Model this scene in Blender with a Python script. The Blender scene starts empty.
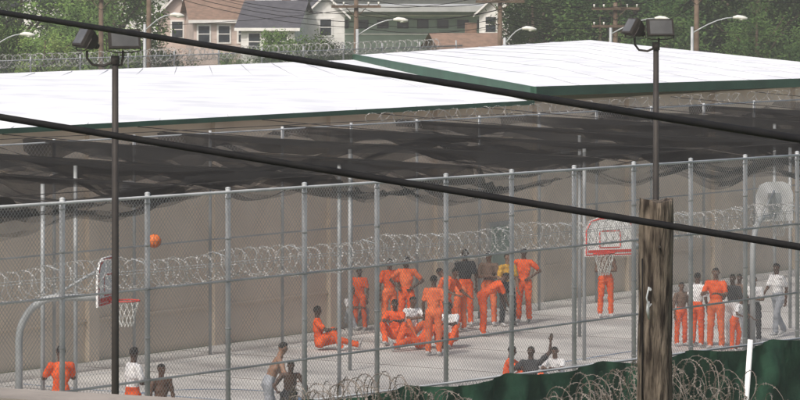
import bpy, bmesh, math, random
import numpy as np
from mathutils import Vector, Matrix, noise
random.seed(7); np.random.seed(7)
scene=bpy.context.scene
COL=scene.collection

# ------------------------------------------------------------ materials
def mat(name,c1,c2=None,scale=3.0,rough=0.8,metal=0.0,bump=0.0,bscale=None,detail=5,stretch=(1,1,1),lo=0.35,hi=0.65,spec=0.3):
    m=bpy.data.materials.new(name); m.use_nodes=True
    nt=m.node_tree; b=nt.nodes["Principled BSDF"]
    b.inputs["Roughness"].default_value=rough; b.inputs["Metallic"].default_value=metal
    b.inputs["Specular IOR Level"].default_value=spec
    if c2 is None: c2=tuple(x*0.8 for x in c1)
    tc=nt.nodes.new("ShaderNodeTexCoord"); mp=nt.nodes.new("ShaderNodeMapping")
    mp.inputs["Scale"].default_value=stretch
    nt.links.new(tc.outputs["Object"],mp.inputs["Vector"])
    n=nt.nodes.new("ShaderNodeTexNoise"); n.inputs["Scale"].default_value=scale; n.inputs["Detail"].default_value=detail
    nt.links.new(mp.outputs[0],n.inputs["Vector"])
    r=nt.nodes.new("ShaderNodeValToRGB")
    r.color_ramp.elements[0].position=lo; r.color_ramp.elements[1].position=hi
    r.color_ramp.elements[0].color=(*c2,1); r.color_ramp.elements[1].color=(*c1,1)
    nt.links.new(n.outputs["Fac"],r.inputs[0]); nt.links.new(r.outputs[0],b.inputs["Base Color"])
    if bump>0:
        n2=nt.nodes.new("ShaderNodeTexNoise"); n2.inputs["Scale"].default_value=bscale or scale*4; n2.inputs["Detail"].default_value=6
        nt.links.new(mp.outputs[0],n2.inputs["Vector"])
        bp=nt.nodes.new("ShaderNodeBump"); bp.inputs["Strength"].default_value=bump; bp.inputs["Distance"].default_value=0.03
        nt.links.new(n2.outputs["Fac"],bp.inputs["Height"]); nt.links.new(bp.outputs[0],b.inputs["Normal"])
    return m

M={}
M['galv']=mat("galvanised_steel",(0.43,0.45,0.46),(0.30,0.32,0.33),2.0,0.6,0.2)
M['wire']=mat("chain_link_wire",(0.34,0.35,0.35),(0.25,0.26,0.26),2.0,0.6,0.2)
M['wire2']=mat("chain_link_wire_old",(0.27,0.27,0.26),(0.2,0.2,0.19),2.0,0.6,0.3)
M['razor']=mat("razor_wire_steel",(0.46,0.46,0.45),(0.28,0.28,0.275),3.0,0.5,0.2)
M['rust']=mat("rusty_razor_wire",(0.25,0.225,0.20),(0.13,0.105,0.085),5.0,0.6,0.3)
M['dark']=mat("dark_painted_steel",(0.045,0.04,0.036),(0.03,0.026,0.024),3.0,0.6,0.1,spec=.2)
M['glass']=mat("lamp_glass",(0.12,0.12,0.12),(0.08,0.08,0.08),3.0,0.15)
M['cable']=mat("black_cable",(0.010,0.010,0.011),(0.015,0.015,0.015),8.0,0.75,spec=.08)
M['tan']=mat("tan_painted_wall",(0.69,0.595,0.48),(0.58,0.495,0.40),0.5,0.85,0,0.15,6,stretch=(1,1,.45))
M['roofw']=mat("white_roof_coating",(0.74,0.75,0.77),(0.58,0.60,0.64),0.7,0.8,0,0.3,1.5,detail=9,lo=.32,hi=.58,spec=.15)
M['seam']=mat("white_roof_seam",(0.62,0.64,0.67),(0.54,0.56,0.59),1,0.7)
M['green']=mat("green_fascia",(0.03,0.095,0.06),(0.02,0.065,0.04),1.0,0.6)
M['greentarp']=mat("green_windscreen_cloth",(0.026,0.075,0.045),(0.010,0.034,0.022),2.2,0.9,0,0.6,10,spec=.1)
M['conc']=mat("yard_concrete",(0.60,0.58,0.55),(0.45,0.43,0.41),0.45,0.9,0,0.1,12,detail=9)
M['conc2']=mat("parapet_concrete",(0.30,0.27,0.24),(0.2,0.18,0.16),2.5,0.9,0,0.3,20)
M['paint']=mat("court_paint_white",(0.7,0.7,0.7),(0.5,0.5,0.5),4,0.7)
M['bluep']=mat("court_paint_blue",(0.14,0.25,0.42),(0.2,0.3,0.42),4,0.7)
M['asph']=mat("asphalt",(0.06,0.06,0.06),(0.045,0.045,0.045),3,0.9)
M['grass']=mat("grass",(0.12,0.15,0.05),(0.07,0.10,0.03),0.4,0.95,0,0.4,8)
M['bark']=mat("bark",(0.10,0.075,0.05),(0.06,0.045,0.03),4,0.9)
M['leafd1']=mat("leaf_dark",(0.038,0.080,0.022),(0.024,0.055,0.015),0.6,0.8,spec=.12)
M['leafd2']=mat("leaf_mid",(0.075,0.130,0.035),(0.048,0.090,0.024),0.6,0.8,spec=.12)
M['leafl1']=mat("leaf_light",(0.14,0.225,0.055),(0.09,0.16,0.038),0.6,0.8,spec=.12)
M['leafl2']=mat("leaf_yellow",(0.20,0.265,0.07),(0.13,0.19,0.048),0.6,0.8,spec=.12)
M['board']=mat("backboard_white",(0.78,0.78,0.78),(0.70,0.70,0.70),3,0.5)
M['red']=mat("red_paint",(0.60,0.06,0.045),(0.5,0.05,0.035),3,0.6)
M['ballc']=mat("basketball_rubber",(0.65,0.16,0.03),(0.55,0.12,0.02),8,0.6)
M['netw']=mat("white_net_cord",(0.75,0.75,0.72),(0.6,0.6,0.58),8,0.8)
M['white']=mat("white_siding",(0.76,0.75,0.73),(0.64,0.63,0.61),2,0.7)
M['pink']=mat("pale_siding",(0.56,0.46,0.42),(0.46,0.38,0.34),2,0.7)
M['broof']=mat("brown_shingle",(0.25,0.165,0.12),(0.16,0.11,0.08),3,0.9)
M['droof']=mat("dark_shingle",(0.085,0.085,0.095),(0.055,0.055,0.065),3,0.9)
M['win']=mat("window_glass",(0.04,0.05,0.06),(0.03,0.035,0.04),3,0.15)
M['ware']=mat("grey_green_metal",(0.28,0.36,0.30),(0.21,0.28,0.23),1,0.7)
M['wareroof']=mat("grey_metal_roof",(0.42,0.43,0.42),(0.33,0.34,0.33),1,0.6)
M['wpole']=mat("creosoted_pole",(0.15,0.11,0.08),(0.09,0.065,0.045),3,0.9)
M['ceram']=mat("porcelain",(0.7,0.69,0.64),(0.6,0.6,0.55),5,0.35)
skins=[mat("skin_%d"%i,c,tuple(x*0.85 for x in c),6,0.55,spec=0.35) for i,c in enumerate([(0.105,0.056,0.038),(0.16,0.088,0.058),(0.26,0.15,0.10),(0.075,0.042,0.030)])]
M['hair']=mat("black_hair",(0.012,0.01,0.009),(0.02,0.017,0.015),20,0.8)
M['orange']=mat("orange_cotton",(0.84,0.140,0.038),(0.64,0.085,0.024),6,0.9,0,0.9,14,spec=.1)
M['orange2']=mat("faded_orange_cotton",(0.84,0.205,0.080),(0.66,0.135,0.052),6,0.9,0,0.9,14,spec=.1)
M['wshirt']=mat("white_cotton",(0.80,0.80,0.80),(0.64,0.64,0.66),5,0.85,0,0.8,14)
M['dshirt']=mat("dark_cotton",(0.045,0.045,0.05),(0.03,0.03,0.033),5,0.85,0,0.5,14)
M['yshirt']=mat("yellow_cotton",(0.66,0.38,0.06),(0.5,0.28,0.04),5,0.85,0,0.5,14)
M['bshirt']=mat("brown_cotton",(0.19,0.125,0.095),(0.13,0.085,0.06),5,0.85,0,0.5,14)
M['gpant']=mat("grey_cotton",(0.33,0.35,0.39),(0.24,0.26,0.29),5,0.85,0,0.5,14)
M['shoe']=mat("shoe_rubber",(0.05,0.05,0.05),(0.5,0.5,0.5),3,0.7,lo=0.6,hi=0.62)
M['eyew']=mat("eye_white",(0.7,0.68,0.65),None,5,0.3)
M['timber']=mat("weathered_timber",(0.20,0.165,0.13),(0.022,0.017,0.014),3.2,0.95,0,1.0,8,detail=14,stretch=(7,7,1.1),lo=0.38,hi=0.68,spec=0.1)

def netmat(name,lo,hi):
    m=bpy.data.materials.new(name); m.use_nodes=True; nt=m.node_tree
    out=nt.nodes["Material Output"]; b=nt.nodes["Principled BSDF"]
    b.inputs["Base Color"].default_value=(0.017,0.017,0.017,1); b.inputs["Roughness"].default_value=1.0
    b.inputs["Specular IOR Level"].default_value=0.0
    tr=nt.nodes.new("ShaderNodeBsdfTransparent"); mx=nt.nodes.new("ShaderNodeMixShader")
    tc=nt.nodes.new("ShaderNodeTexCoord"); n=nt.nodes.new("ShaderNodeTexNoise"); n.inputs["Scale"].default_value=0.7; n.inputs["Detail"].default_value=8
    mr=nt.nodes.new("ShaderNodeMapRange"); mr.inputs[1].default_value=0.35; mr.inputs[2].default_value=0.65; mr.inputs[3].default_value=lo; mr.inputs[4].default_value=hi
    nt.links.new(tc.outputs["Object"],n.inputs["Vector"]); nt.links.new(n.outputs["Fac"],mr.inputs[0])
    nt.links.new(mr.outputs[0],mx.inputs[0]); nt.links.new(tr.outputs[0],mx.inputs[1]); nt.links.new(b.outputs[0],mx.inputs[2])
    nt.links.new(mx.outputs[0],out.inputs[0])
    return m
M['net']=netmat("black_shade_net",0.07,0.30)
M['netd']=netmat("black_shade_net_dense",0.50,0.88)

# ------------------------------------------------------------ mesh helpers
class MB:
    def __init__(s): s.v=[]; s.f=[]; s.mi=[]; s.mats=[]; s.smooth=[]
    def m(s,key):
        mm=M[key] if isinstance(key,str) else key
        if mm not in s.mats: s.mats.append(mm)
        return s.mats.index(mm)
    def face(s,pts,key,sm=False):
        i=len(s.v); s.v+= [tuple(p) for p in pts]; s.f.append(tuple(range(i,i+len(pts)))); s.mi.append(s.m(key)); s.smooth.append(sm)
    def tube(s,pts,rad,key,n=8,caps=True,sm=True):
        pts=[Vector(p) for p in pts]
        if not hasattr(rad,'__len__'): rad=[rad]*len(pts)
        k=s.m(key); base=len(s.v); prev=None
        for i,p in enumerate(pts):
            d=(pts[min(i+1,len(pts)-1)]-pts[max(i-1,0)])
            if d.length<1e-9: d=Vector((0,0,1))
            d.normalize()
            if prev is None:
                a=Vector((0,0,1)) if abs(d.z)<0.9 else Vector((1,0,0))
                x=d.cross(a).normalized()
            else:
                x=prev-d*prev.dot(d)
                x=x.normalized() if x.length>1e-6 else d.orthogonal().normalized()
            prev=x; y=d.cross(x)
            for j in range(n):
                t=2*math.pi*j/n
                s.v.append(tuple(p+(x*math.cos(t)+y*math.sin(t))*rad[i]))
        for i in range(len(pts)-1):
            for j in range(n):
                a=base+i*n+j; b=base+i*n+(j+1)%n
                s.f.append((a,b,b+n,a+n)); s.mi.append(k); s.smooth.append(sm)
        if caps:
            s.f.append(tuple(base+j for j in range(n))[::-1]); s.mi.append(k); s.smooth.append(False)
            e=base+(len(pts)-1)*n
            s.f.append(tuple(e+j for j in range(n))); s.mi.append(k); s.smooth.append(False)
    def box(s,c,size,key,rz=0.0,tilt=None):
        R=Matrix.Rotation(rz,3,'Z')
        if tilt is not None: R=R@Matrix.Rotation(tilt,3,'X')
        c=Vector(c); hx,hy,hz=[q/2 for q in size]
        P=[c+R@Vector((x*hx,y*hy,z*hz)) for x in(-1,1) for y in(-1,1) for z in(-1,1)]
        k=s.m(key); i=len(s.v); s.v+=[tuple(p) for p in P]
        for q in [(0,1,3,2),(4,6,7,5),(0,4,5,1),(2,3,7,6),(0,2,6,4),(1,5,7,3)]:
            s.f.append(tuple(i+a for a in q)); s.mi.append(k); s.smooth.append(False)
    def sphere(s,c,r,key,n=12,sc=(1,1,1)):
        k=s.m(key); base=len(s.v); c=Vector(c)
        for i in range(n//2+1):
            ph=math.pi*i/(n//2)
            for j in range(n):
                th=2*math.pi*j/n
                s.v.append((c.x+r*sc[0]*math.sin(ph)*math.cos(th),c.y+r*sc[1]*math.sin(ph)*math.sin(th),c.z+r*sc[2]*math.cos(ph)))
        for i in range(n//2):
            for j in range(n):
                a=base+i*n+j;b=base+i*n+(j+1)%n
                s.f.append((a,a+n,b+n,b)); s.mi.append(k); s.smooth.append(True)
    def obj(s,name):
        me=bpy.data.meshes.new(name); me.from_pydata(s.v,[],s.f)
        for mm in s.mats: me.materials.append(mm)
        me.polygons.foreach_set("material_index",s.mi)
        me.polygons.foreach_set("use_smooth",s.smooth)
        me.update(); o=bpy.data.objects.new(name,me); COL.objects.link(o)
        return o

# ------------------------------------------------------------ yard frame (u along the fence, o into the yard)
F0=Vector((-5.54,65.6)); DU=Vector((14.08,20.4)).normalized(); DN=Vector((-DU.y,DU.x)); BAY=24.79/11
FANG=math.atan2(DU.y,DU.x)
def L(u,o,z): p=F0+DU*u+DN*o; return Vector((p.x,p.y,z))
def ftop(u): return 4.77-0.0093*u

def chainlink(mb,P,u0,u1,z0,topf,pitch,r,key):
    H=topf((u0+u1)/2)-z0
    k=u0-H
    segs=[]
    while k<u1:
        for sgn in (1,-1):
            ta,tb=0.0,H
            if sgn==1:
                ta=max(ta,u0-k); tb=min(tb,u1-k)
                if tb-ta>0.02: segs.append((k+ta,z0+ta,k+tb,z0+tb,0.003))
            else:
                ta=max(ta,k+H-u1); tb=min(tb,k+H-u0)
                if tb-ta>0.02: segs.append((k+H-ta,z0+ta,k+H-tb,z0+tb,-0.003))
        k+=pitch
    km=mb.m(key)
    for (ua,za,ub,zb,off) in segs:
        def zz(u,z): return z0+(z-z0)*(topf(u)-z0)/H
        a=P(ua,off,zz(ua,za)); b=P(ub,off,zz(ub,zb))
        d=(b-a).normalized(); x=(P(0,1,0)-P(0,0,0)).normalized(); y=d.cross(x)
        i=len(mb.v)
        for q in (a,b):
            for t in (0,2.0944,4.18879):
                mb.v.append(tuple(q+(x*math.cos(t)+y*math.sin(t))*r))
        for j in range(3):
            mb.f.append((i+j,i+(j+1)%3,i+3+(j+1)%3,i+3+j)); mb.mi.append(km); mb.smooth.append(False)

def coil(name,pts,R,pitch,key,wr=0.006,jit=0.12,barb=0.035,seed=1,nseg=16,nb=(0.0,0.5)):
    rnd=random.Random(seed); mb=MB()
    pts=[Vector(p) for p in pts]
    L_=[0]
    for a,b in zip(pts,pts[1:]): L_.append(L_[-1]+(b-a).length)
    tot=L_[-1]; turns=int(tot/pitch); N=turns*nseg
    path=[]; rr=R; cx=cz=0
    for i in range(N+1):
        if i%nseg==0:
            tR=R*(1+rnd.uniform(-jit,jit)); tx=rnd.uniform(-jit,jit)*R; tz=rnd.uniform(-jit,jit)*R
            tp=rnd.uniform(-0.6,0.6)*pitch
            if i==0: sp=tp
        rr+=(tR-rr)*0.1; cx+=(tx-cx)*0.1; cz+=(tz-cz)*0.1; sp+=(tp-sp)*0.12
        s_=min(max(tot*i/N+sp,0),tot-1e-4)
        k=0
        while k<len(L_)-2 and L_[k+1]<s_: k+=1
        a,b=pts[k],pts[k+1]; t=(s_-L_[k])/(L_[k+1]-L_[k]); c=a.lerp(b,t)
        d=(b-a).normalized(); x=d.cross(Vector((0,0,1))).normalized(); y=Vector((0,0,1))
        th=2*math.pi*i/nseg
        path.append(c+x*(math.cos(th)*rr+cx)+y*(math.sin(th)*rr+cz)+d*math.sin(th*0.5)*pitch*1.2)
    mb.tube(path,wr,key,n=3,caps=False)
    for i in range(0,len(path)-1,1):
        for fr in nb:
            p=path[i].lerp(path[i+1],fr); d=(path[i+1]-path[i]).normalized()
            q=d.orthogonal().normalized(); q.rotate(Matrix.Rotation(rnd.uniform(0,6.28),3,d))
            mb.face([p+q*barb,p+d*0.011,p-q*barb,p-d*0.011],key)
    return mb.obj(name)

# ------------------------------------------------------------ ground
mb=MB(); mb.face([(-1500,-300,0),(1500,-300,0),(1500,4000,0),(-1500,4000,0)],'grass'); mb.obj("ground")
mb=MB(); mb.face([L(-25,-0.6,0.004),L(62,-0.6,0.004),L(62,13.1,0.004),L(-25,13.1,0.004)],'conc'); 
for u in range(-24,62,4):
    mb.box(L(u,6.3,0.0062),(0.02,13.4,0.004),'wpole',rz=FANG)
mb.obj("yard_pavement")
mb=MB()
def stripe(u0,o0,u1,o1,w,key):
    a=Vector((u0,o0));b=Vector((u1,o1));d=(b-a).normalized();n=Vector((-d.y,d.x))*w/2
    mb.face([L(*(a-n),0.010),L(*(b-n),0.010),L(*(b+n),0.010),L(*(a+n),0.010)],key)
stripe(-1,1.6,27,1.6,0.06,'paint'); stripe(-1,11.4,27,11.4,0.06,'paint')
pv=None
for i in range(41):
    t=2*math.pi*i/40; p=(12.5+1.8*math.cos(t),6.5+1.8*math.sin(t))
    if pv: stripe(*pv,*p,0.07,'bluep')
    pv=p
stripe(12.5,1.64,12.5,11.3,0.06,'bluep'); stripe(-1,4.6,4.6,4.6,0.06,'bluep'); stripe(4.6,4.6,4.6,8.4,0.06,'bluep'); stripe(21,4.6,27,4.6,0.06,'bluep')
mb.obj("court_markings")
mb=MB(); mb.face([(-400,158,0.01),(400,158,0.01),(400,167,0.01),(-400,167,0.01)],'asph')
mb.box((0,157.8,0.07),(800,0.3,0.15),'conc2'); mb.box((0,167.2,0.07),(800,0.3,0.15),'conc2')
for i in range(-40,40): mb.box((i*6,162.5,0.018),(3,0.12,0.008),'paint')
mb.obj("road")

# ------------------------------------------------------------ prison building
mb=MB()
WO=13.2
mb.face([L(-30,WO,0),L(62,WO,0),L(62,WO,5.12),L(-30,WO,5.12)],'tan')
for u in np.arange(-28,62,4.5): mb.box(L(u,WO-0.06,2.55),(0.35,0.12,5.1),'tan',rz=FANG)
mb.box(L(15,WO-0.03,4.35),(90,0.07,0.14),'tan',rz=FANG)
mb.box(L(15,WO-0.035,0.9),(90,0.05,0.05),'tan',rz=FANG)
for u in (2.2,33.2):
    mb.box(L(u,WO-0.05,1.08),(1.1,0.12,2.16),'wareroof',rz=FANG)
    mb.box(L(u,WO-0.12,1.05),(0.92,0.06,2.0),'ware',rz=FANG)
for u in (0.0,9.0,18.0,27.0,36.0):
    mb.box(L(u,WO-0.12,3.75),(0.4,0.22,0.25),'board',rz=FANG)
C1=Vector((-1.5,134.5,5.35))
e=L(-32,12.8,5.2); a2=L(34.2,12.8,5.15); RL=Vector((-22,92,5.62)); RM=Vector((-34,68,5.7))
mb.face([e,a2,C1,RL,RM],'roofw')
def fascia(p,q,h,th,key):
    p=Vector(p);q=Vector(q); d=(q-p); n=Vector((d.y,-d.x,0)).normalized()*th
    z=Vector((0,0,h))
    mb.face([p+n,q+n,q+n-z,p+n-z],key); mb.face([p,q,q+n,p+n],key); mb.face([p-z,p+n-z,q+n-z,q-z],key)
    mb.face([p,p+n,p+n-z,p-z],key); mb.face([q,q-z,q+n-z,q+n],key)
up=Vector((0,0,0.03))
fascia(e+up,a2+up,0.11,0.06,'green')
A2=L(34.2,12.75,5.50); B2=L(56,12.75,5.28); C5=Vector((6.4,135,6.0)); C1b=Vector((-1.5,134.6,5.50)); G=Vector((24,140,3.1))
mb.face([A2,B2,C5],'roofw'); mb.face([A2,C5,C1b],'roofw'); mb.face([B2,G,C5],'roofw')
fascia(A2+up,B2+up,0.24,0.06,'green')
fascia(C1b+up,A2+up,0.34,0.10,'green')
for k in range(1,26):
    f=k/26.0
    p=e.lerp(a2,f); q=RL.lerp(C1,max(0,(f-.12)/.88)); z=Vector((0,0,.018))
    mb.tube([p.lerp(q,.004)+z,p.lerp(q,.97)+z],.010,'seam',n=4)
for k in range(1,9):
    f=k/9.0; p=A2.lerp(B2,f*.93); q=C1b.lerp(C5,f*.93); z=Vector((0,0,.016))
    best=None
    for i in range(101):
        w=p.lerp(q,i/100)
        d=(C5-A2); n=Vector((-d.y,d.x)); s=(Vector((w.x,w.y))-Vector((A2.x,A2.y))).dot(n)
        if best is None or abs(s)<best[0]: best=(abs(s),i/100)
    w=p.lerp(q,best[1]); t=(Vector((w.x,w.y))-Vector((A2.x,A2.y))).length/(Vector((C5.x,C5.y))-Vector((A2.x,A2.y))).length
    w.z=A2.z+(C5.z-A2.z)*t
    mb.tube([p.lerp(w,.01)+z,w+z,q.lerp(w,.02)+z],.008,'seam',n=4)
mb.face([L(62,WO,0),L(62,WO+20,0),L(62,WO+20,5.1),L(62,WO,5.1)],'tan')
mb.obj("prison_building")

# ------------------------------------------------------------ main yard fence
mb=MB()
u0,u1=-3*BAY,15*BAY
for i in range(-3,16):
    u=i*BAY; zt=ftop(u)+0.06
    mb.tube([L(u,0,0),L(u,0,zt)],0.047,'galv',n=10)
    mb.sphere(L(u,0,zt),0.053,'galv',n=8,sc=(1,1,0.6))
for fr,rr in ((1.0,0.027),(0.675,0.021),(0.35,0.021),(0.03,0.021)):
    mb.tube([L(u0,-0.03,ftop(u0)*fr),L(u1,-0.03,ftop(u1)*fr)],rr,'galv',n=8)
for i in range(-3,16):
    for fr in (0.98,0.675,0.35,0.5,0.17,0.83):
        u=i*BAY; mb.tube([L(u,0,ftop(u)*fr-0.02),L(u,0,ftop(u)*fr+0.02)],0.054,'galv',n=10)
chainlink(mb,lambda u,o,z:L(u,o-0.065,z),u0,u1,0.06,ftop,0.085,0.0034,'wire')
mb.obj("chain_link_fence")
coil("razor_wire_coil",[L(u,0.42,ftop(u)-1.32+0.05*math.sin(u*1.4)) for u in np.arange(-6,33,BAY/2)],0.25,0.16,'razor',wr=0.0050,seed=3,barb=.025,jit=.14)
mb=MB()
for i in range(-2,15):
    u=i*BAY; mb.tube([L(u,0.02,ftop(u)-1.12),L(u,0.34,ftop(u)-1.05)],0.010,'galv',n=6)
for o in (0.22,0.62): mb.tube([L(-6,o,ftop(0)-1.25),L(33,o,ftop(33)-1.25)],0.005,'galv',n=4)
mb.obj("razor_wire_bracket")

mb=MB(); itop=lambda u:4.95-0.002*u
for i in range(-4,20):
    u=i*2.7+0.7; mb.tube([L(u,11.9,0),L(u,11.9,itop(u)+0.05)],0.035,'galv',n=8)
for z in (4.95,2.6): mb.tube([L(-11,11.87,z),L(52,11.87,z-0.1)],0.02,'galv',n=6)
chainlink(mb,lambda u,o,z:L(u,o+11.84,z),-11,52,0.05,itop,0.12,0.0026,'wire')
mb.obj("inner_chain_link_fence")
coil("razor_wire_coil",[L(u,12.1,5.0) for u in np.arange(26,52,2.0)],0.14,0.34,'razor',wr=0.003,seed=9,barb=0.014)

# ------------------------------------------------------------ shade net hanging from cross cables
def cz(o,u): return 4.78+0.022*o-0.005*u
SP=4.6
EDGES=[-9+SP*k for k in range(13)]
mb=MB()
for u in EDGES:
    mb.tube([L(u,0,ftop(u)-.02),L(u,1.3,cz(1.3,u)),L(u,7,cz(7,u)-.06),L(u,13.15,5.05)],0.010,'dark',n=5)
for o in (1.3,12.4):
    mb.tube([L(u,o,cz(o,u)+0.01) for u in np.arange(-9,47,2)],0.008,'dark',n=5)
for k,u in enumerate(EDGES):
    for o in ((4.4,) if k%2 else (7.4,)):
        mb.tube([L(u,o,0),L(u,o,cz(o,u)-.14)],0.040,'galv',n=8)
mb.obj("net_support_frame")
rn=random.Random(5)
for k in range(len(EDGES)-1):
    ua,ub=EDGES[k],EDGES[k+1]; mb=MB(); nu=32; no=90
    s0=rn.uniform(.70,1.25); o_start=1.3+rn.uniform(-.2,.5)
    km=mb.m('net'); kd=mb.m('netd')
    ph=rn.uniform(0,6)
    for j in range(no+1):
        g=j/no; o=o_start+(12.5-o_start)*g
        sg=s0*(0.75+1.0*noise.noise(Vector((o*.33,k*3.7,1))))
        env=min(1,.40+g*2.2)*min(1,(1-g)*3.0+.35)
        for i in range(nu+1):
            v=i/nu; u=ua+(ub-ua)*v
            skew=v+0.14*math.sin(v*math.pi)*noise.noise(Vector((o*.4,k*9.1,3)))*2
            z=cz(o,u)-sg*env*4*skew*(1-skew) if 0<skew<1 else cz(o,u)
            z-=0.16*abs(noise.noise(Vector((u*2.6,o*.45,k))))*4*v*(1-v)*2
            z+=0.06*noise.noise(Vector((u*6.0,o*1.0,k+4)))*min(1,8*v*(1-v))
            edge=.30*noise.noise(Vector((u*1.1,k,8)))*(1-g)**6+.5*4*v*(1-v)*(1-g)**8
            mb.v.append(tuple(L(u,o+edge,z)))
    for j in range(no):
        for i in range(nu):
            a=j*(nu+1)+i; mb.f.append((a,a+1,a+nu+2,a+nu+1))
            pl=noise.noise(Vector((i*.36+k*9,j*.03,ph)))>.20
            mb.mi.append(kd if pl or i in(0,nu-1) or j==0 else km); mb.smooth.append(True)
    base=len(mb.v); n2=60
    for j in range(n2+1):
        g=j/n2; o=1.2+11.4*g; dr=.24+.22*noise.noise(Vector((o*.8,k*2.2,6)))
        for q in range(4):
            f=q/3; mb.v.append(tuple(L(ua+.05*noise.noise(Vector((o*2,f*2,k)))+.05*f,o,cz(o,ua)-.03-dr*f*(1+.3*math.sin(o*2.3+k)))))
    for j in range(n2):
        for q in range(3):
            a=base+j*4+q; mb.f.append((a,a+1,a+5,a+4)); mb.mi.append(kd); mb.smooth.append(True)
    mb.obj("shade_net")

# ------------------------------------------------------------ outer fence with green cloth
O0=Vector((-0.23,60.6)); OD=Vector((7.13,8.4)).normalized(); ON=Vector((-OD.y,OD.x))
def Q(u,o,z): p=O0+OD*u+ON*o; return Vector((p.x,p.y,z))
mb=MB()
for i in range(-3,9):
    u=i*2.4+0.4; mb.tube([Q(u,0.04,0),Q(u,0.04,2.24)],0.035,'galv',n=8)
mb.tube([Q(-8,0.02,2.22),Q(20,0.02,2.22)],0.02,'galv',n=6)
chainlink(mb,lambda u,o,z:Q(u,o+0.09,z),-8,20,0.05,lambda u:2.22,0.085,0.0026,'wire2')
mb.obj("outer_chain_link_fence")
mb=MB(); k=mb.m('greentarp'); nu=320; nv=22
for i in range(nu+1):
    u=-8+28*i/nu
    sc=abs(math.sin(math.pi*(u-0.4)/2.4))
    for j in range(nv+1):
        v=j/nv
        z=0.06+(2.29-0.10*sc*(1+noise.noise(Vector((u*0.7,2,2))))-0.06)*v
        o=-0.17+0.22*noise.noise(Vector((u*2.0-v*2,v*1.0,9)))*(.45+v*(1-v)*2.2)+0.10*noise.noise(Vector((u*6+v*4,v*1.6,4)))
        mb.v.append(tuple(Q(u,min(o,-.04),z)))
for i in range(nu):
    for j in range(nv):
        a=i*(nv+1)+j; mb.f.append((a,a+1,a+nv+2,a+nv+1)); mb.mi.append(k); mb.smooth.append(True)
mb.obj("green_windscreen")
mb=MB()
for p in ((-1.3,57.9),(0.55,59.2),(2.45,60.5),(4.35,61.8),(6.2,63.1)):
    mb.tube([(p[0],p[1],0),(p[0],p[1],1.75)],0.03,'wpole',n=8)
mb.tube([(-1.3,57.9,1.7),(6.2,63.1,1.7)],0.012,'rust',n=6)
mb.obj("low_wire_fence")
coil("rusty_razor_wire_coil",[(-1.55,57.6,2.25),(-0.6,58.4,2.42),(0.0,58.8,2.38),(0.6,59.2,2.2),(1.2,59.7,1.85)],0.28,0.13,'rust',wr=0.007,jit=0.45,seed=12,barb=.028)
coil("rusty_razor_wire_coil",[(-1.9,57.5,2.2),(-0.9,58.1,2.3),(-0.2,58.6,2.35),(0.4,59.1,2.2)],0.22,0.18,'rust',wr=0.006,jit=0.7,seed=22,barb=.028)
coil("rusty_razor_wire_coil",[(1.9,60.1,1.75),(2.4,60.5,1.95),(3.2,61.1,2.1),(4.2,61.8,2.15),(4.9,62.3,2.12),(5.5,62.7,1.95)],0.32,0.12,'rust',wr=0.007,jit=0.5,seed=14,barb=.028)
coil("rusty_razor_wire_coil",[(2.6,60.7,2.0),(3.5,61.3,2.3),(4.1,61.7,2.5),(4.6,62.0,2.15)],0.20,0.13,'rust',wr=0.006,jit=0.8,seed=19,barb=.028)
coil("rusty_razor_wire_coil",[(2.0,60.1,1.7),(3.5,61.1,1.95),(4.8,62.0,1.85),(6.0,62.9,1.75)],0.26,0.2,'rust',wr=0.006,jit=0.7,seed=29,barb=.028)
mb=MB(); mb.tube([(5.3,64.2,0.0),(5.56,64.5,1.3),(5.66,64.6,2.62)],0.045,'board',n=10); mb.obj("leaning_pipe")

# ------------------------------------------------------------ floodlight masts
def flood(x,y,h,heads):
    mb=MB()
    mb.tube([(x,y,0),(x,y,h*0.5),(x,y,h)],[0.062,0.056,0.05],'dark',n=12)
    mb.tube([(x,y,0),(x,y,0.3)],[0.13,0.1],'dark',n=12)
    mb.tube([(x,y,h-0.08),(x,y,h+0.06)],0.068,'dark',n=12)
    for sx,rot,tilt,hw in heads:
        px=x+sx
        mb.tube([(x,y,h-0.03),(x+sx*0.4,y,h-0.10),(x+sx*.8,y,h-0.08),(px,y,h+.02),(px,y,h+0.14)],0.020,'dark',n=8)
        c=Vector((px,y,h+0.30)); R=Matrix.Rotation(math.radians(rot),3,'Z')@Matrix.Rotation(math.radians(tilt),3,'X')
        hh=0.15; sg=((-1,-1),(1,-1),(1,1),(-1,1))
        rings=[[c+R@Vector((a*hw*s1,yy,b*hh*s2)) for a,b in sg] for yy,s1,s2 in((-.13,1.0,1.0),(-.09,1.04,1.04),(-.02,.98,.98),(.10,.72,.70),(.15,.45,.42))]
        mb.face(rings[0],'dark'); mb.face([c+R@Vector((a*hw*.86,-.133,b*hh*.82)) for a,b in sg],'glass')
        for r0,r1 in zip(rings,rings[1:]):
            for i in range(4):
                j=(i+1)%4; mb.face([r0[i],r1[i],r1[j],r0[j]],'dark')
        mb.face(rings[-1][::-1],'dark')
        yk=[c+R@Vector((a*(hw+0.02),-0.02,b)) for a,b in((-1,0.02),(-1,-0.17),(-.5,-.2),(.5,-.2),(1,-0.17),(1,0.02))]
        mb.tube(yk,0.011,'dark',n=6)
        mb.tube([c+R@Vector((0,.13,.0)),c+R@Vector((0,.22,.0))],[.06,.045],'dark',n=8)
    return mb.obj("floodlight_mast")
flood(-4.45,62.5,7.20,[(-0.44,-62,-30,.18),(0.12,18,-14,.25)])
flood(4.57,71.4,7.22,[(-0.38,-68,-30,.18),(0.05,14,-14,.24)])

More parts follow.
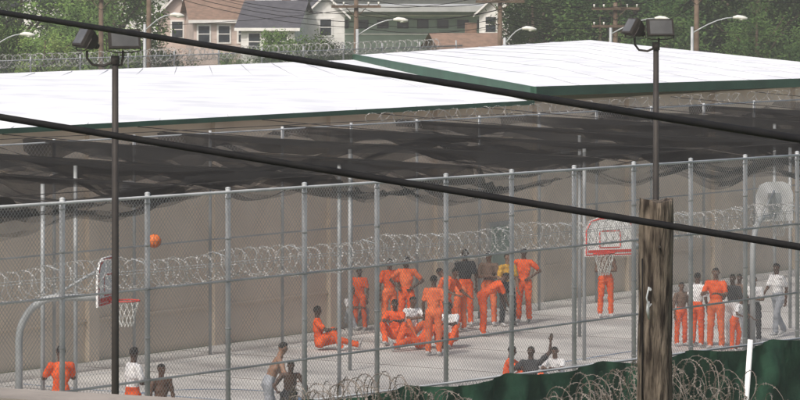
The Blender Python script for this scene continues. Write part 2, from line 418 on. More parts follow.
# ------------------------------------------------------------ near timber pole
mb=MB(); px,py=2.13,33.3; n=48; k=mb.m('timber'); zs=np.linspace(0,6.78,150)
for z in zs:
    for j in range(n):
        t=2*math.pi*j/n; r=0.163-0.003*z
        r+=0.008*noise.noise(Vector((math.cos(t)*3,math.sin(t)*3,z*0.6)))
        r+=0.008*noise.noise(Vector((math.cos(t)*9,math.sin(t)*9,z*3.0)))
        cr=abs(noise.noise(Vector((math.cos(t)*5,math.sin(t)*5,z*0.35)))); r-=0.020*max(0,.10-cr)/.10
        if z>6.7: r*=0.97
        mb.v.append((px+r*math.cos(t)+0.01*math.sin(z),py+r*math.sin(t),z+(0.015*math.sin(t*2+1)+.02*noise.noise(Vector((t*2,1,1))) if z>6.7 else 0)))
for i in range(len(zs)-1):
    for j in range(n):
        a=i*n+j;b=i*n+(j+1)%n; mb.f.append((a,b,b+n,a+n)); mb.mi.append(k); mb.smooth.append(True)
mb.f.append(tuple((len(zs)-1)*n+j for j in range(n))); mb.mi.append(k); mb.smooth.append(False)
mb.tube([(px-0.06,py-0.15,6.05),(px-0.06,py-0.22,6.05)],0.012,'galv',n=8)
mb.tube([(px-0.07,py-0.2,6.07),(px-0.09,py-0.21,5.98),(px-0.07,py-0.21,5.90),(px-0.05,py-0.2,5.93)],0.007,'galv',n=8)
mb.tube([(px-0.075,py-0.2,5.95),(px-0.08,py-0.2,5.88),(px-0.07,py-0.19,5.80)],[0.012,0.015,0.008],'galv',n=10)
mb.tube([(px+0.02,py-0.15,6.4),(px+0.02,py-0.19,6.4)],0.010,'dark',n=8)
mb.tube([(px-0.12,py-0.12,6.3),(px-0.12,py-0.125,5.0)],0.006,'cable',n=5)
mb.obj("wooden_utility_pole")

def cable(name,a,b,r,sag=0.03,key='cable',n=24,seg=8):
    a=Vector(a);b=Vector(b); mb=MB()
    mb.tube([a.lerp(b,i/n)-Vector((0,0,sag*4*(i/n)*(1-i/n))) for i in range(n+1)],r,key,n=seg); return mb.obj(name)
def ext(a,b,k):
    a=Vector(a);b=Vector(b); return a-(b-a)*k, b+(b-a)*k
a,b=ext((-2.35,23.5,8.475),(1.6,16.0,8.072),0.6); cable("power_cable",a,b,0.0165,0.0)
a,b=ext((-2.1,21,7.96),(2.0,20,7.35),0.6); cable("power_cable",a,b,0.0180,0.0)

mb=MB()
xa,za,xb,zb=-12,7.96,8,6.85
P=[(xa,13.3,0),(xb,13.3,0),(xb,13.3,zb),(xa,13.3,za)]; P2=[(x,y-0.3,z) for x,y,z in P]
mb.face(P,'conc2'); mb.face(P2[::-1],'conc2'); mb.face([P[3],P[2],P2[2],P2[3]],'conc2'); mb.face([P[0],P[3],P2[3],P2[0]],'conc2'); mb.face([P[1],P2[1],P2[2],P[2]],'conc2')
mb.obj("overpass_parapet")

# ------------------------------------------------------------ basketball hoops
def hoop(px,py,post,wv,nrm,zr,bw=1.15,bh=0.84):
    mb=MB(); wv=Vector((wv[0],wv[1],0)).normalized(); nr=Vector((nrm[0],nrm[1],0)).normalized()
    c=Vector((px,py,zr+bh/2-0.08)); Z=Vector((0,0,1))
    out=[(-.5,-.5),(.5,-.5),(.5,.18),(.40,.42),(.22,.5),(-.22,.5),(-.40,.42),(-.5,.18)]
    fr=[c+wv*(x*bw)+Z*(y*bh)+nr*0.02 for x,y in out]; bk=[p-nr*0.04 for p in fr]
    mb.face(fr,'board'); mb.face(bk[::-1],'board')
    for i in range(8):
        j=(i+1)%8; mb.face([fr[i],bk[i],bk[j],fr[j]],'board')
    def bar(x0,y0,x1,y1,w=0.035,lay=0):
        a=c+wv*(x0*bw)+Z*(y0*bh)+nr*(0.024+lay*.002); b=c+wv*(x1*bw)+Z*(y1*bh)+nr*(0.024+lay*.002)
        d=(b-a).normalized(); s_=d.cross(nr)*w/2; mb.face([a-s_,b-s_,b+s_,a+s_],'red')
    o2=[(x*0.93,y*0.92) for x,y in out]
    for i in range(8): bar(*o2[i],*o2[(i+1)%8],w=0.04,lay=i%3)
    for i,q in enumerate(((-.2,-.28,.2,-.28),(.2,-.26,.2,.12),(.2,.14,-.2,.14),(-.2,.12,-.2,-.26))): bar(*q,lay=i%2)
    bar(-.42,-.37,.42,-.37,w=0.08,lay=4)
    rc=c+nr*0.36; rc.z=zr; R=0.225
    ring=[rc+wv*R*math.cos(t)+nr*R*math.sin(t) for t in np.linspace(0,2*math.pi,25)]
    mb.tube(ring,0.014,'red',n=6,caps=False)
    mb.tube([c-Z*(bh/2-0.08)+nr*0.03,rc-nr*R],0.03,'red',n=6)
    for i in range(12):
        for sg in (1,-1):
            pts=[]
            for k_ in range(6):
                f=k_/5; t=2*math.pi*(i+sg*f*2)/12; r=R*(1-0.5*f**0.7)
                pts.append(rc+wv*r*math.cos(t)+nr*r*math.sin(t)-Z*0.45*f)
            mb.tube(pts,0.006,'netw',n=3,caps=False)
    p=Vector((post[0],post[1],0)); bb=c-nr*0.05
    h=zr+0.05; d=(Vector((bb.x,bb.y,0))-p); 
    pts=[p,p+Z*(h-0.75)]
    for t in np.linspace(0.15,1,7):
        a=t*math.pi/2; pts.append(p+d*0.45*(1-math.cos(a))+Z*(h-0.75+0.75*math.sin(a)))
    pts.append(Vector((bb.x,bb.y,h)))
    mb.tube(pts,0.065,'galv',n=12)
    mb.tube([pts[-3],bb+Z*0.25],0.025,'galv',n=8)
    mb.box(bb,(0.3,0.06,0.4),'galv',rz=math.atan2(wv.y,wv.x))
    return mb.obj("basketball_hoop")
hoop(-5.12,69.9,(-6.66,69.9),(0.26,1.1),(1.1,-0.26),2.80)
hoop(4.29,81.6,(5.6,83.6),(1.0,0.42),(-0.42,-1.0),2.78,bw=1.16,bh=.8)
hoop(8.55,91.3,(7.9,89.6),(1.0,0.4),(0.4,1.0),2.85,bw=0.95,bh=0.9)
mb=MB(); mb.sphere((-4.3,70.0,3.83),0.12,'ballc',n=20)
for ax in range(3):
    pts=[]
    for t in np.linspace(0,2*math.pi,25):
        v=[0,0,0]; v[ax]=math.cos(t)*0.121; v[(ax+1)%3]=math.sin(t)*0.121; pts.append((-4.3+v[0],70+v[1],3.83+v[2]))
    mb.tube(pts,0.003,'dark',n=4,caps=False)
mb.obj("basketball")

# ------------------------------------------------------------ people
def capsule(V,Fc,a,b,ra,rb,side,kx,ky,n=12):
    a=Vector(a);b=Vector(b); w=(b-a)
    w=w.normalized() if w.length>1e-5 else Vector((0,0,1))
    s=Vector(side)-w*Vector(side).dot(w)
    s=s.normalized() if s.length>0.05 else w.orthogonal().normalized()
    f=w.cross(s); rings=[]
    for ph in (-80,-55,-25,0): rings.append((a+w*ra*math.sin(math.radians(ph))*min(kx,ky),ra*math.cos(math.radians(ph))))
    for ph in (0,25,55,80): rings.append((b+w*rb*math.sin(math.radians(ph))*min(kx,ky),rb*math.cos(math.radians(ph))))
    base=len(V)
    for c,r in rings:
        for j in range(n):
            t=2*math.pi*j/n; V.append(tuple(c+s*math.cos(t)*r*kx+f*math.sin(t)*r*ky))
    for i in range(len(rings)-1):
        for j in range(n):
            x=base+i*n+j;y=base+i*n+(j+1)%n; Fc.append((x,y,y+n,x+n))
    Fc.append(tuple(base+j for j in range(n))[::-1]); Fc.append(tuple(base+(len(rings)-1)*n+j for j in range(n)))

STAND=dict(t=(0,0.03,1),thL=(-.06,.05,-1),shL=(-.02,-.06,-1),thR=(.07,.0,-1),shR=(.03,-.03,-1),
           uaL=(-.25,.02,-1),faL=(-.05,.25,-1),uaR=(.25,0,-1),faR=(.05,.2,-1),h=(0,0.05,1),hy=0)
def P_(**k): d=dict(STAND); d.update(k); return d
POSES={
 'stand':P_(),
 'stand2':P_(thL=(-.12,.12,-1),shL=(-.05,-.1,-1),uaR=(.35,.1,-1),faR=(-.5,.7,.1),hy=25),
 'hips':P_(uaL=(-.8,-.15,-.8),faL=(.75,.35,-.55),uaR=(.8,-.15,-.8),faR=(-.75,.35,-.55),hy=-20),
 'arms_front':P_(uaL=(-.3,.5,-.8),faL=(.5,.8,.15),uaR=(.3,.5,-.8),faR=(-.5,.8,.2),hy=10),
 'crossed':P_(uaL=(-.25,.25,-1),faL=(.95,.4,.05),uaR=(.25,.25,-1),faR=(-.95,.45,.12),hy=-15),
 'walk':P_(t=(0,.08,1),thL=(-.03,.42,-1),shL=(0,.05,-1),thR=(.03,-.22,-1),shR=(0,-.55,-1),uaL=(-.15,-.4,-1),faL=(0,.1,-1),uaR=(.15,.4,-1),faR=(0,.7,-.8)),
 'bend':P_(t=(0,1.1,.75),h=(0,.7,.7),thL=(-.12,.15,-1),shL=(0,-.1,-1),thR=(.12,.05,-1),shR=(0,-.05,-1),uaL=(-.1,.35,-1),faL=(0,.3,-1),uaR=(.1,.4,-1),faR=(0,.4,-1)),
 'lean':P_(t=(0,.45,1),h=(0,.35,1),thL=(-.1,.25,-1),shL=(0,-.2,-1),thR=(.12,.0,-1),uaL=(-.5,.2,-.8),faL=(.1,.8,-.5),uaR=(.6,.2,-.7),faR=(-.1,.9,-.3)),
 'sit':P_(t=(0,-.12,1),thL=(-.15,1,.12),shL=(0,1,-.25),thR=(.2,.8,.75),shR=(.05,.5,-1),uaL=(-.25,.1,-1),faL=(.0,.7,-.4),uaR=(.2,.6,-.5),faR=(-.1,.8,.1),h=(0,.1,1)),
 'recline':P_(t=(0,-.75,.75),thL=(-.1,1,.25),shL=(0,1,-.35),thR=(.15,.75,.8),shR=(.0,.55,-1),uaL=(-.3,-.5,-1),faL=(-.05,-.1,-1),uaR=(.3,-.4,-1),faR=(.05,-.1,-1),h=(0,-.1,1)),
 'sit2':P_(t=(0,.15,1),thL=(-.35,.8,.6),shL=(.25,.35,-1),thR=(.35,.8,.6),shR=(-.25,.35,-1),uaL=(-.15,.8,-.5),faL=(.4,.7,.1),uaR=(.15,.8,-.5),faR=(-.4,.7,.1),h=(0,.25,1)),
 'sit_up':P_(t=(0,-.1,1),thL=(-.35,.8,.6),shL=(.25,.35,-1),thR=(.35,.8,.6),shR=(-.25,.35,-1),uaL=(-.8,.1,.75),faL=(-.1,.0,1),uaR=(.6,.5,-.5),faR=(-.1,.8,.3),h=(0,-.05,1)),
}
def person(x,y,face,pose,top,bot,skin=0,h=1.75,bald=False,baggy=1.18,shorts=False):
    """face: heading in degrees (0 = +Y, 180 = -Y)"""
    p=POSES[pose]; S=h/1.75; N=lambda v:Vector(v).normalized()
    t=N(p['t']); side=Vector((1,0,0)); hd=N(p['h'])
    P=Vector((0,0,0.93))
    ck=1.06 if top!='skin' else 0.97
    B=[]
    def add(l,a,b,ra,rb,kx=1,ky=1): B.append((l,Vector(a),Vector(b),ra,rb,kx,ky))
    add('pants',P-t*.03,P+t*.06,.118*1.05,.12,1.24,.95)
    add('top',P+t*.13,P+t*.26,.108*ck,.118*ck,1.18,.90)
    add('top',P+t*.28,P+t*.42,.120*ck,.102*ck,1.32,.90)
    SL=P+t*.455-side*.155; SR=P+t*.455+side*.155
    add('top',SL,SR,.056*ck,.056*ck)
    nb=P+t*.47; H=nb+t*.05+hd*.155
    add('skin',nb,H-hd*.04,.058,.054)
    hy=math.radians(p['hy']+((x*37.7+y*11.3)%50-25)); Rh=Matrix.Rotation(hy,3,'Z')
    hf=Rh@Vector((0,1,0)); hf=(hf-hd*hf.dot(hd)).normalized(); hs=hf.cross(hd).normalized()
    add('head',H+hd*.035-hf*.012,H+hd*.02,.088,.085,.88,1.08)
    add('head',H-hd*.045+hf*.02,H+hf*.01,.058,.075,.92,1.1)
    add('face',H-hd*.015+hf*.095,H+hd*.012+hf*.088,.016,.011)
    add('face',H-hd*.075+hf*.055,H-hd*.07+hf*.045,.028,.035)
    for s_ in(-1,1): add('face',H+hs*.080*s_-hd*.012-hf*.01,H+hs*.082*s_+hd*.014-hf*.01,.018,.02,.7,1)
    hands=[]
    for s_,a,b in((-1,p['uaL'],p['faL']),(1,p['uaR'],p['faR'])):
        sh=SL if s_<0 else SR; sh=sh+side*s_*.02
        a=N(a);b=N(b); el=sh+a*.29; wr=el+b*.25; hd2=wr+b*.085
        slv=1.18 if top!='skin' else 1.0
        add('sleeve',sh,sh+a*.19,.054*slv,.052*slv); add('arm',sh+a*.17,el,.047,.040)
        add('arm',el,wr,.041,.027); add('arm',wr,hd2,.026,.034,1.15,.75)
        hands.append((wr,hd2,b,s_))
    lows=[]
    for s_,a,b in((-1,p['thL'],p['shL']),(1,p['thR'],p['shR'])):
        hp=P+side*s_*.092-t*.02; a=N(a);b=N(b); kn=hp+a*.43; an=kn+b*.41
        bg=baggy
        add('pants',hp,kn,.088*bg*0.96,.064*bg); add('shin' if shorts else 'pants',kn,an-b*.03,.062*bg if not shorts else .058,.056*bg if not shorts else .038)
        fd=Vector((0.06*s_,1,0)); fd=(fd-b*fd.dot(b)*0.8).normalized()
        if abs(b.z)<0.5: fd=(Vector((0,.25,1))).normalized()
        add('shoe',an+b*.035-fd*.04,an+b*.04+fd*.16,.045,.036,1.05,.9)
        lows+= [an.z+b.z*.04-.042,(an+fd*.16).z-.05+b.z*.04]
    lows.append(P.z-.125); lo=min(lows)
    V=[];Fc=[]
    for (l,a,b,ra,rb,kx,ky) in B: capsule(V,Fc,a,b,ra,rb,side if l!='head' else hs,kx,ky)
    me=bpy.data.meshes.new("tmp"); me.from_pydata(V,[],Fc); ob=bpy.data.objects.new("tmp",me); COL.objects.link(ob)
    rm=ob.modifiers.new("r",'REMESH'); rm.mode='VOXEL'; rm.voxel_size=0.017; rm.adaptivity=0
    sm=ob.modifiers.new("s",'SMOOTH'); sm.factor=0.5; sm.iterations=3
    dg=bpy.context.evaluated_depsgraph_get(); ev=ob.evaluated_get(dg); em=bpy.data.meshes.new_from_object(ev)
    bpy.data.objects.remove(ob)
    nf=len(em.polygons); ce=np.empty(nf*3); em.polygons.foreach_get("center",ce); ce=ce.reshape(-1,3)
    best=np.full(nf,1e9); idx=np.zeros(nf,int)
    for i,(l,a,b,ra,rb,kx,ky) in enumerate(B):
        A_=np.array(a);D=np.array(b-a);dd=max(D@D,1e-9); tt=np.clip(((ce-A_)@D)/dd,0,1)
        d=np.linalg.norm(ce-(A_+tt[:,None]*D),axis=1)/( (ra+(rb-ra)*tt)*(0.5*(kx+ky)))
        m_=d<best; best[m_]=d[m_]; idx[m_]=i
    sk=skins[skin]; T=M[top] if top!='skin' else sk; Bm=M[bot]
    mats=[sk,T,Bm,M['hair'],M['shoe'],M['eyew']]
    lm={'pants':2,'top':1,'sleeve':1,'arm':0,'skin':0,'face':0,'head':0,'shoe':4,'shin':0}
    mi=np.array([lm[B[i][0]] for i in idx])
    rel=ce-np.array(H); up_=rel@np.array(hd); fw=rel@np.array(hf)
    hm=np.array([B[i][0]=='head' for i in idx])
    if not bald: mi[hm & ((up_>.062)|((fw<-.0)&(up_>-.035)&(up_>-.03-fw*0.3)))&(up_-fw*0.55>.02)]=3
    bm=bmesh.new(); bm.from_mesh(em); bm.faces.ensure_lookup_table()
    for f,k in zip(bm.faces,mi): f.material_index=int(k); f.smooth=True
    for v in bm.verts:
        q=v.co
        if (q-H).length>.16:
            w_=Vector((q.x*9,q.y*9,q.z*16))+Vector((x,y,0))
            v.co=q+v.normal*0.016*noise.noise(w_)
    def btube(pts,rads,mi_,n=6):
        g=MB(); g.mats=[sk]; g.tube(pts,rads,sk,n=n)
        vs=[bm.verts.new(c) for c in g.v]
        for fc in g.f:
            ff=bm.faces.new([vs[i] for i in fc]); ff.material_index=mi_; ff.smooth=True
    for wr,hn,b,s_ in hands:
        wd=side-b*side.dot(b); wd=wd.normalized() if wd.length>.1 else b.orthogonal().normalized()
        pn=b.cross(wd)
        if (pn.y<0): pn=-pn
        for k_,(off,ln) in enumerate(((-.026,.068),(-.009,.078),(.009,.073),(.026,.058))):
            r0=hn+wd*off*-s_+b*.01
            btube([r0,r0+b*ln*.55+pn*.008,r0+b*ln*.85+pn*.028,r0+b*ln*.98+pn*.045],[.0095,.009,.008,.006],0)
        r0=wr+b*.03-wd*s_*.026
        btube([r0,r0+b*.03-wd*s_*.022+pn*.01,r0+b*.058-wd*s_*.026+pn*.02],[.012,.010,.007],0)
    for s_ in(-1,1):
        c=H+hf*.083+hs*.032*s_+hd*.008
        btube([c-hf*.004,c+hf*.006],[.012,.006],5); btube([c+hf*.006,c+hf*.009],[.005,.004],3)
        c2=c+hd*.022+hf*.004; btube([c2-hs*.015,c2+hs*.015],[.004,.004],3,n=4)
    c=H+hf*.092-hd*.052; btube([c-hs*.022,c+hf*.006,c+hs*.022],[.004,.007,.004],3 if skin==3 else 0,n=5)
    bm.transform(Matrix.Translation((x,y,0.012))@Matrix.Rotation(math.radians(-face),4,'Z')@Matrix.Scale(S,4)@Matrix.Translation((0,0,-lo)))
    me=bpy.data.meshes.new("person"); bm.to_mesh(me); bm.free()
    for m_ in mats: me.materials.append(m_)
    o=bpy.data.objects.new("person",me); COL.objects.link(o); return o

PEOPLE=[
 (-6.05,71.4,-20,'arms_front','orange','orange',0,1.86),
 (-4.77,71.4,60,'stand2','wshirt','orange',3,1.84),
 (-4.22,70.6,150,'stand','skin','orange',0,1.62),
 (-2.42,73.5,80,'lean','skin','gpant',2,1.78),
 (-2.02,72.9,170,'lean','skin','dshirt',3,1.52),
 (-1.80,89.5,95,'sit','orange','orange',3,1.80),
 (-0.95,94.2,200,'stand2','orange','orange',0,1.48),
 (-1.15,94.6,150,'sit2','wshirt','gpant',1,1.70),
 (-0.25,93.6,160,'stand','orange','orange2',0,1.74),
 (0.15,93.0,200,'hips','orange2','orange',3,1.84),
 (-0.10,90.9,190,'sit2','orange','orange',0,1.78),
 (0.24,91.6,150,'sit2','wshirt','orange2',1,1.78),
 (0.45,89.7,235,'recline','orange','orange',3,1.75),
 (0.74,88.2,20,'stand','orange2','orange2',0,1.78),
 (1.05,92.2,120,'lean','orange','orange',1,1.7),
 (1.42,93.8,-60,'bend','orange2','orange2',1,1.78),
 (1.55,95.3,180,'stand','dshirt','orange',3,1.84),
 (1.92,92.8,80,'bend','orange','orange',0,1.76),
 (2.12,95.4,190,'crossed','bshirt','orange2',1,1.78),
 (2.55,95.2,150,'stand2','yshirt','dshirt',2,1.76),
 (2.98,96.1,200,'hips','orange','orange',0,1.82),
 (1.14,90.2,200,'sit2','wshirt','orange',3,1.76),
 (5.02,97.6,178,'crossed','skin','orange',1,1.76),
 (2.14,80.4,100,'sit2','orange','orange',0,1.7),
 (2.62,80.1,185,'sit_up','dshirt','orange',3,1.7),
 (3.16,80.9,200,'sit2','wshirt','gpant',1,1.6),
 (6.35,90.4,150,'stand','bshirt','orange',1,1.45),
 (6.70,90.2,40,'stand','wshirt','orange',0,1.68),
 (7.08,89.6,200,'arms_front','orange','orange2',1,1.84),
 (7.52,90.3,220,'stand2','dshirt','wshirt',3,1.64),
 (7.78,91.6,210,'stand','bshirt','gpant',0,1.54),
 (7.46,89.2,120,'lean','wshirt','orange',0,1.30),
 (8.08,91.2,200,'crossed','wshirt','dshirt',1,1.52),
 (8.75,92.6,230,'walk','wshirt','gpant',0,1.72),
]
for q in PEOPLE: person(*q)

# ------------------------------------------------------------ background: trees
def tree_mesh(seed,H,R,base,leaf,nclump,per,k1,k2):
    rnd=random.Random(seed); mb=MB()
    tp=[(0,0,0),(0.1,0.05,H*0.25),(0.05,0.2,H*0.5),(0.2,0.1,H*0.8)]
    mb.tube(tp,[H*.035,H*.028,H*.018,H*.006],'bark',n=8)
    cl=[]
    for i in range(9):
        a=rnd.uniform(0,6.28); z0=H*rnd.uniform(.18,.5); r=R*rnd.uniform(.5,.9)
        e=Vector((r*math.cos(a),r*math.sin(a),z0+H*rnd.uniform(.12,.35)))
        mb.tube([(0.08,0.1,z0),e*0.5+Vector((0,0,z0*0.5+.1)),e],[H*.014,H*.009,H*.003],'bark',n=5)
        cl.append(e)
    cz_=(base+H)/2; hz=(H-base)/2
    while len(cl)<nclump:
        v=Vector((rnd.gauss(0,1),rnd.gauss(0,1),rnd.gauss(0,1))).normalized()*rnd.uniform(.45,1.0)
        lump=1+0.35*noise.noise(v*1.7+Vector((seed,0,0)))
        cl.append(Vector((v.x*R*lump,v.y*R*lump,cz_+v.z*hz*lump)))
    for c in cl:
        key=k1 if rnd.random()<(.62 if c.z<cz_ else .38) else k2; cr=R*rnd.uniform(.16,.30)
        for _ in range(per):
            d=Vector((rnd.gauss(0,.5),rnd.gauss(0,.5),rnd.gauss(0,.4)))*cr; p=c+d
            if p.z<0.2: continue
            a=Vector((rnd.uniform(-1,1),rnd.uniform(-1,1),rnd.uniform(-.6,.6))).normalized(); b=a.orthogonal().normalized()
            s=leaf*rnd.uniform(.5,1.3); b=b*s*.6; a=a*s
            mb.face([p-a,p+b*.8,p+a,p-b*.8],key)
    o=mb.obj("t"); me=o.data; bpy.data.objects.remove(o); return me
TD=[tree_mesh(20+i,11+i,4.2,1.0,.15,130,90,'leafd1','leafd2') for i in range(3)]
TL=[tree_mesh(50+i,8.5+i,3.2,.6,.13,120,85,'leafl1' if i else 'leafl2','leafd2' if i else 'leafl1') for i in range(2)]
def tree(me,x,y,s,name):
    o=bpy.data.objects.new(name,me); o.location=(x,y,0); o.scale=(s,s,s*random.uniform(.9,1.1)); o.rotation_euler=(0,0,random.uniform(0,6.28)); COL.objects.link(o)
for i,(x,y,s) in enumerate([(9.2,232,.85),(12.5,226,1),(16.5,235,1.05),(20.5,228,1),(24.8,232,1.1),(11.5,252,1.1),(15,256,1.2),(20,250,1.2),(26,255,1.2),(31,240,1.1),(14.4,215,.55),(19,212,.5),(23,214,.6),(11,222,.6),(7.6,228,.62)]):
    tree(TD[i%3],x,y,s,"oak_tree")
for i,(x,y,s) in enumerate([(-25,232,1),(-21.5,226,.95),(-18.6,236,1.0),(-16.3,230,.9),(-28,240,1.1),(-6.6,214,.54),(-5.0,216,.56),(-3.4,215,.50),(-15,206,.60),(-16.8,212,.66),(-18.5,208,.6),(-20.5,209,.6),(-22,205,.6),(-13.0,208,.55),(-11.4,210,.42),(-9.0,212,.38),(0.6,214,.42)]):
    tree(TL[i%2],x,y,s,"maple_tree")
for i in range(40):
    tree(TD[i%3],-110+i*5.6+random.uniform(-1,1),340+random.uniform(-14,14),random.uniform(.9,1.25),"oak_tree")

# ------------------------------------------------------------ background: houses
def house(name,x,y,w,d,hw,hr,wall,roof,gable_front,rot=0,wins=2):
    mb=MB(); R=Matrix.Rotation(rot,3,'Z')
    T=lambda a,b,c: Vector((x,y,0))+R@Vector((a,b,c))
    def quad(ps,key): mb.face([T(*p) for p in ps],key)
    X,Y=w/2,d/2
    quad([(-X,-Y,0),(X,-Y,0),(X,-Y,hw),(-X,-Y,hw)],wall); quad([(X,-Y,0),(X,Y,0),(X,Y,hw),(X,-Y,hw)],wall)
    quad([(-X,Y,0),(-X,-Y,0),(-X,-Y,hw),(-X,Y,hw)],wall); quad([(X,Y,0),(-X,Y,0),(-X,Y,hw),(X,Y,hw)],wall)
    o=.35
    if gable_front:
        quad([(-X,-Y,hw),(X,-Y,hw),(0,-Y,hr)],wall); quad([(X,Y,hw),(-X,Y,hw),(0,Y,hr)],wall)
        k=(hr-hw)/X
        for s in(-1,1):
            quad([(s*(X+o),-Y-o,hw-k*o),(s*(X+o),Y+o,hw-k*o),(0,Y+o,hr),(0,-Y-o,hr)],roof)
            quad([(s*(X+o),-Y-o-.01,hw-k*o-.15),(s*(X+o),-Y-o-.01,hw-k*o),(0,-Y-o-.01,hr),(0,-Y-o-.01,hr-.15)],'white')
    else:
        quad([(X,-Y,hw),(X,Y,hw),(X,0,hr)],wall); quad([(-X,Y,hw),(-X,-Y,hw),(-X,0,hr)],wall)
        k=(hr-hw)/Y
        for s in(-1,1): quad([(-X-o,s*(Y+o),hw-k*o),(X+o,s*(Y+o),hw-k*o),(X+o,0,hr),(-X-o,0,hr)],roof)
        quad([(-X-o,-Y-o-.01,hw-k*o-.18),(X+o,-Y-o-.01,hw-k*o-.18),(X+o,-Y-o-.01,hw-k*o),(-X-o,-Y-o-.01,hw-k*o)],'white')
    for i in range(wins):
        cx=-X+w*(i+.5)/wins
        for zc in (1.6,hw-.95):
            def bx(a,b,c,sx,sy,sz,key): mb.box(T(a,b,c),(sx,sy,sz),key,rz=rot)
            bx(cx,-Y-.02,zc,.85,.06,1.15,'white'); bx(cx,-Y-.05,zc,.65,.05,.95,'win'); bx(cx,-Y-.08,zc,.65,.03,.05,'white')
    for z in np.arange(.3,hw-.1,.3): mb.box(T(0,-Y-.006,z),(w-.02,.012,.02),wall,rz=rot)
    mb.box(T(X*.3,Y*.2,hr-.1),(.5,.5,1.2),'broof',rz=rot)
    return mb.obj(name)
house("wooden_house",-11.0,243,3.6,8,5.15,6.35,'pink','broof',False,rot=.12,wins=3)
house("wooden_house",-13.9,250,2.4,8,5.3,6.6,'pink','broof',True,rot=.05,wins=1)
house("wooden_house",-7.4,240,3.2,8,4.75,6.2,'white','droof',False,rot=-.1,wins=2)
house("wooden_house",-4.7,246,2.3,8,5.5,6.6,'white','droof',True,rot=.05,wins=1)
house("wooden_house",-9.2,262,4.0,8,6.2,7.6,'white','wareroof',False,rot=.05,wins=3)
house("small_shed",3.2,200,2.9,4,4.3,5.0,'broof','broof',False,rot=.2,wins=0)
house("wooden_house",7.0,262,3.0,8,5.4,6.8,'white','broof',True,rot=-.1,wins=2)
mb=MB()
mb.box((1.6,285,2.5),(12,10,5.0),'ware'); mb.box((1.6,283.9,5.2),(12.6,12.4,.4),'wareroof')
for i in range(9): mb.box((-4+i*1.4,279.97,4.1),(.8,.08,.6),'win')
mb.box((1.6,279.96,4.7),(12,.1,.12),'white'); mb.box((1.6,279.96,3.4),(12,.1,.10),'white')
mb.obj("warehouse")
mb=MB(); mb.box((1.0,310,3.2),(16,10,6.4),'wareroof'); mb.box((1.0,309.5,6.5),(17,11.5,.3),'white')
for i in range(10): mb.box((-6+i*1.6,304.97,5.9),(.9,.1,.7),'win')
mb.obj("apartment_building")
mb=MB(); mb.box((-20,300,3.6),(26,10,7.2),'white'); mb.box((-20,299.5,7.3),(27,11.5,.4),'droof')
for i in range(10): mb.box((-31+i*2.4,294.97,5.6),(1,.1,1.2),'win')
mb.obj("apartment_building")

mb=MB()
pa=Vector((-13.6,114.6)); pb=Vector((2.2,142)); bd=(pb-pa).normalized(); bn=Vector((-bd.y,bd.x)); bl=(pb-pa).length
def K(u,o,z): p=pa+bd*u+bn*o; return Vector((p.x,p.y,z))
for i in range(13): mb.tube([K(i*2.6,0,0),K(i*2.6,0,5.85)],.03,'galv',n=6)
mb.tube([K(0,0,5.75),K(bl,0,5.65)],.02,'galv',n=6)
chainlink(mb,lambda u,o,z:K(u,o-.04,z),0,bl,.1,lambda u:5.7,.10,.0045,'wire')
mb.obj("perimeter_fence")
coil("razor_wire_coil",[K(u,0,5.72) for u in np.arange(0,bl,2)],.20,.20,'razor',wr=.006,seed=31,barb=.03)

def upole(x,y,h,arms=2,rot=0):
    mb=MB(); mb.tube([(x,y,0),(x,y,h)],[.15,.10],'wpole',n=10)
    for i in range(arms):
        z=h-.3-i*.8; mb.box((x,y-.15,z),(2.2,.1,.12),'wpole',rz=rot)
        for k in(-1,-.55,.55,1): mb.tube([(x+k*math.cos(rot),y-.15+k*math.sin(rot),z+.06),(x+k*math.cos(rot),y-.15+k*math.sin(rot),z+.2)],[.03,.045],'ceram',n=8)
        mb.tube([(x-.5,y-.1,z),(x,y-.1,z-.5),(x+.5,y-.1,z)],.02,'wpole',n=5)
    mb.obj("utility_pole")
upole(-11.3,180,8.6); upole(-13.6,182,7.2,1); upole(-1.95,178,6.9,1); upole(4.5,180,7.1,1,.1); upole(9.8,182,6.75,2,.2); upole(13.05,176,8.3)
def lamp(x,y,h,arm):
    mb=MB(); mb.tube([(x,y,0),(x,y,h-.35)],[.09,.055],'galv',n=8)
    pts=[(x,y,h-.6)]+[(x+arm*t,y,h-.6+.6*math.sin(t*math.pi/2)) for t in (.2,.4,.6,.8,1)]
    mb.tube(pts,.028,'galv',n=6)
    s=1 if arm>0 else -1; ex=x+arm
    mb.tube([(ex-.05*s,y,h),(ex+.12*s,y,h+.015),(ex+.34*s,y,h-.02),(ex+.5*s,y,h-.04)],[.04,.085,.09,.04],'ceram',n=8)
    mb.sphere((ex+.28*s,y,h-.07),.08,'ceram',n=8,sc=(1.3,1,.6)); mb.obj("street_lamp")
lamp(-1.6,150,6.45,1.4); lamp(3.95,151,6.1,.7); lamp(7.9,150,6.5,1.7); lamp(11.1,152,6.5,1.6); lamp(-15.4,150,5.9,1.2); lamp(-9.7,152,6.6,1.0)
P1=[(-30,181,8.2),(-11.3,180,8.4),(-1.95,178,6.8),(4.5,180,7.0),(9.8,182,6.65),(13.05,176,8.1),(32,181,8.4)]
for off,dz in((-.9,0),(.9,0.03),(.2,-.9),(.3,-1.15),(0,-.55)):
    for (a,b) in zip(P1,P1[1:]): cable("overhead_wire",(a[0]+off,a[1],a[2]+dz),(b[0]+off,b[1],b[2]+dz),.014,.35,n=10,seg=4)
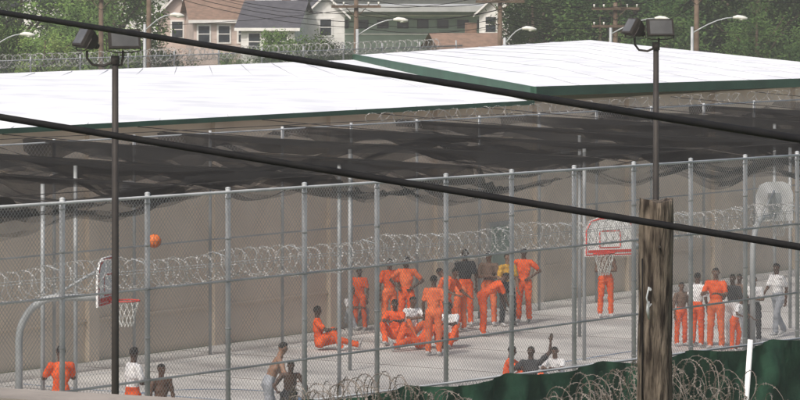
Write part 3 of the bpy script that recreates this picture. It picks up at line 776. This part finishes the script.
for a,b in (((-11.3,180,8),(-4.7,242,5.4)),((-1.95,178,6.5),(-22,200,5.6)),((4.5,180,6.8),(24,170,5.2)),((13,176,7.5),(2,205,5.0)),((9.8,182,6.5),(26,172,6.0)),((13,176,7.9),(30,150,6.6)),((-1.95,178,6.6),(4,150,6.9))):
    cable("overhead_wire",a,b,.012,.5,n=12,seg=4)

# ------------------------------------------------------------ thin summer haze lying over the whole site
hm_=bpy.data.materials.new("air_haze"); hm_.use_nodes=True; nt=hm_.node_tree
for n_ in list(nt.nodes):
    if n_.type!='OUTPUT_MATERIAL': nt.nodes.remove(n_)
vs_=nt.nodes.new("ShaderNodeVolumeScatter"); vs_.inputs["Density"].default_value=0.0005; vs_.inputs["Anisotropy"].default_value=0.0
vs_.inputs["Color"].default_value=(1,.99,.97,1)
nt.links.new(vs_.outputs[0],nt.nodes["Material Output"].inputs["Volume"])
M['haze']=hm_
mb=MB(); mb.box((0,240,24.5),(500,520,50),'haze'); mb.obj("haze")

# ------------------------------------------------------------ light, sky, camera
w=bpy.data.worlds.new("World"); scene.world=w; w.use_nodes=True; nt=w.node_tree
sky=nt.nodes.new("ShaderNodeTexSky"); sky.sky_type='NISHITA'; sky.sun_disc=False
sv=Vector((-0.42,-0.72,1.0)).normalized()
sky.sun_elevation=math.asin(sv.z); sky.sun_rotation=math.atan2(sv.x,sv.y)
sky.dust_density=6; sky.ozone_density=.6; sky.air_density=1.0
nt.links.new(sky.outputs[0],nt.nodes["Background"].inputs[0]); nt.nodes["Background"].inputs[1].default_value=0.15
sl=bpy.data.lights.new("sun",'SUN'); sl.energy=2.8; sl.angle=math.radians(6); sl.color=(1,0.965,0.91)
so=bpy.data.objects.new("sun",sl); COL.objects.link(so); so.rotation_euler=sv.to_track_quat('Z','Y').to_euler()
cd=bpy.data.cameras.new("camera"); co_=bpy.data.objects.new("camera",cd); COL.objects.link(co_)
co_.location=(0,0,8.8); co_.rotation_euler=(math.radians(90),0,0)
cd.sensor_width=36; cd.lens=180; cd.shift_y=-243/800; cd.clip_end=6000; cd.clip_start=0.5
scene.camera=co_
scene.view_settings.view_transform='Standard'; scene.view_settings.look='None'; scene.view_settings.exposure=0
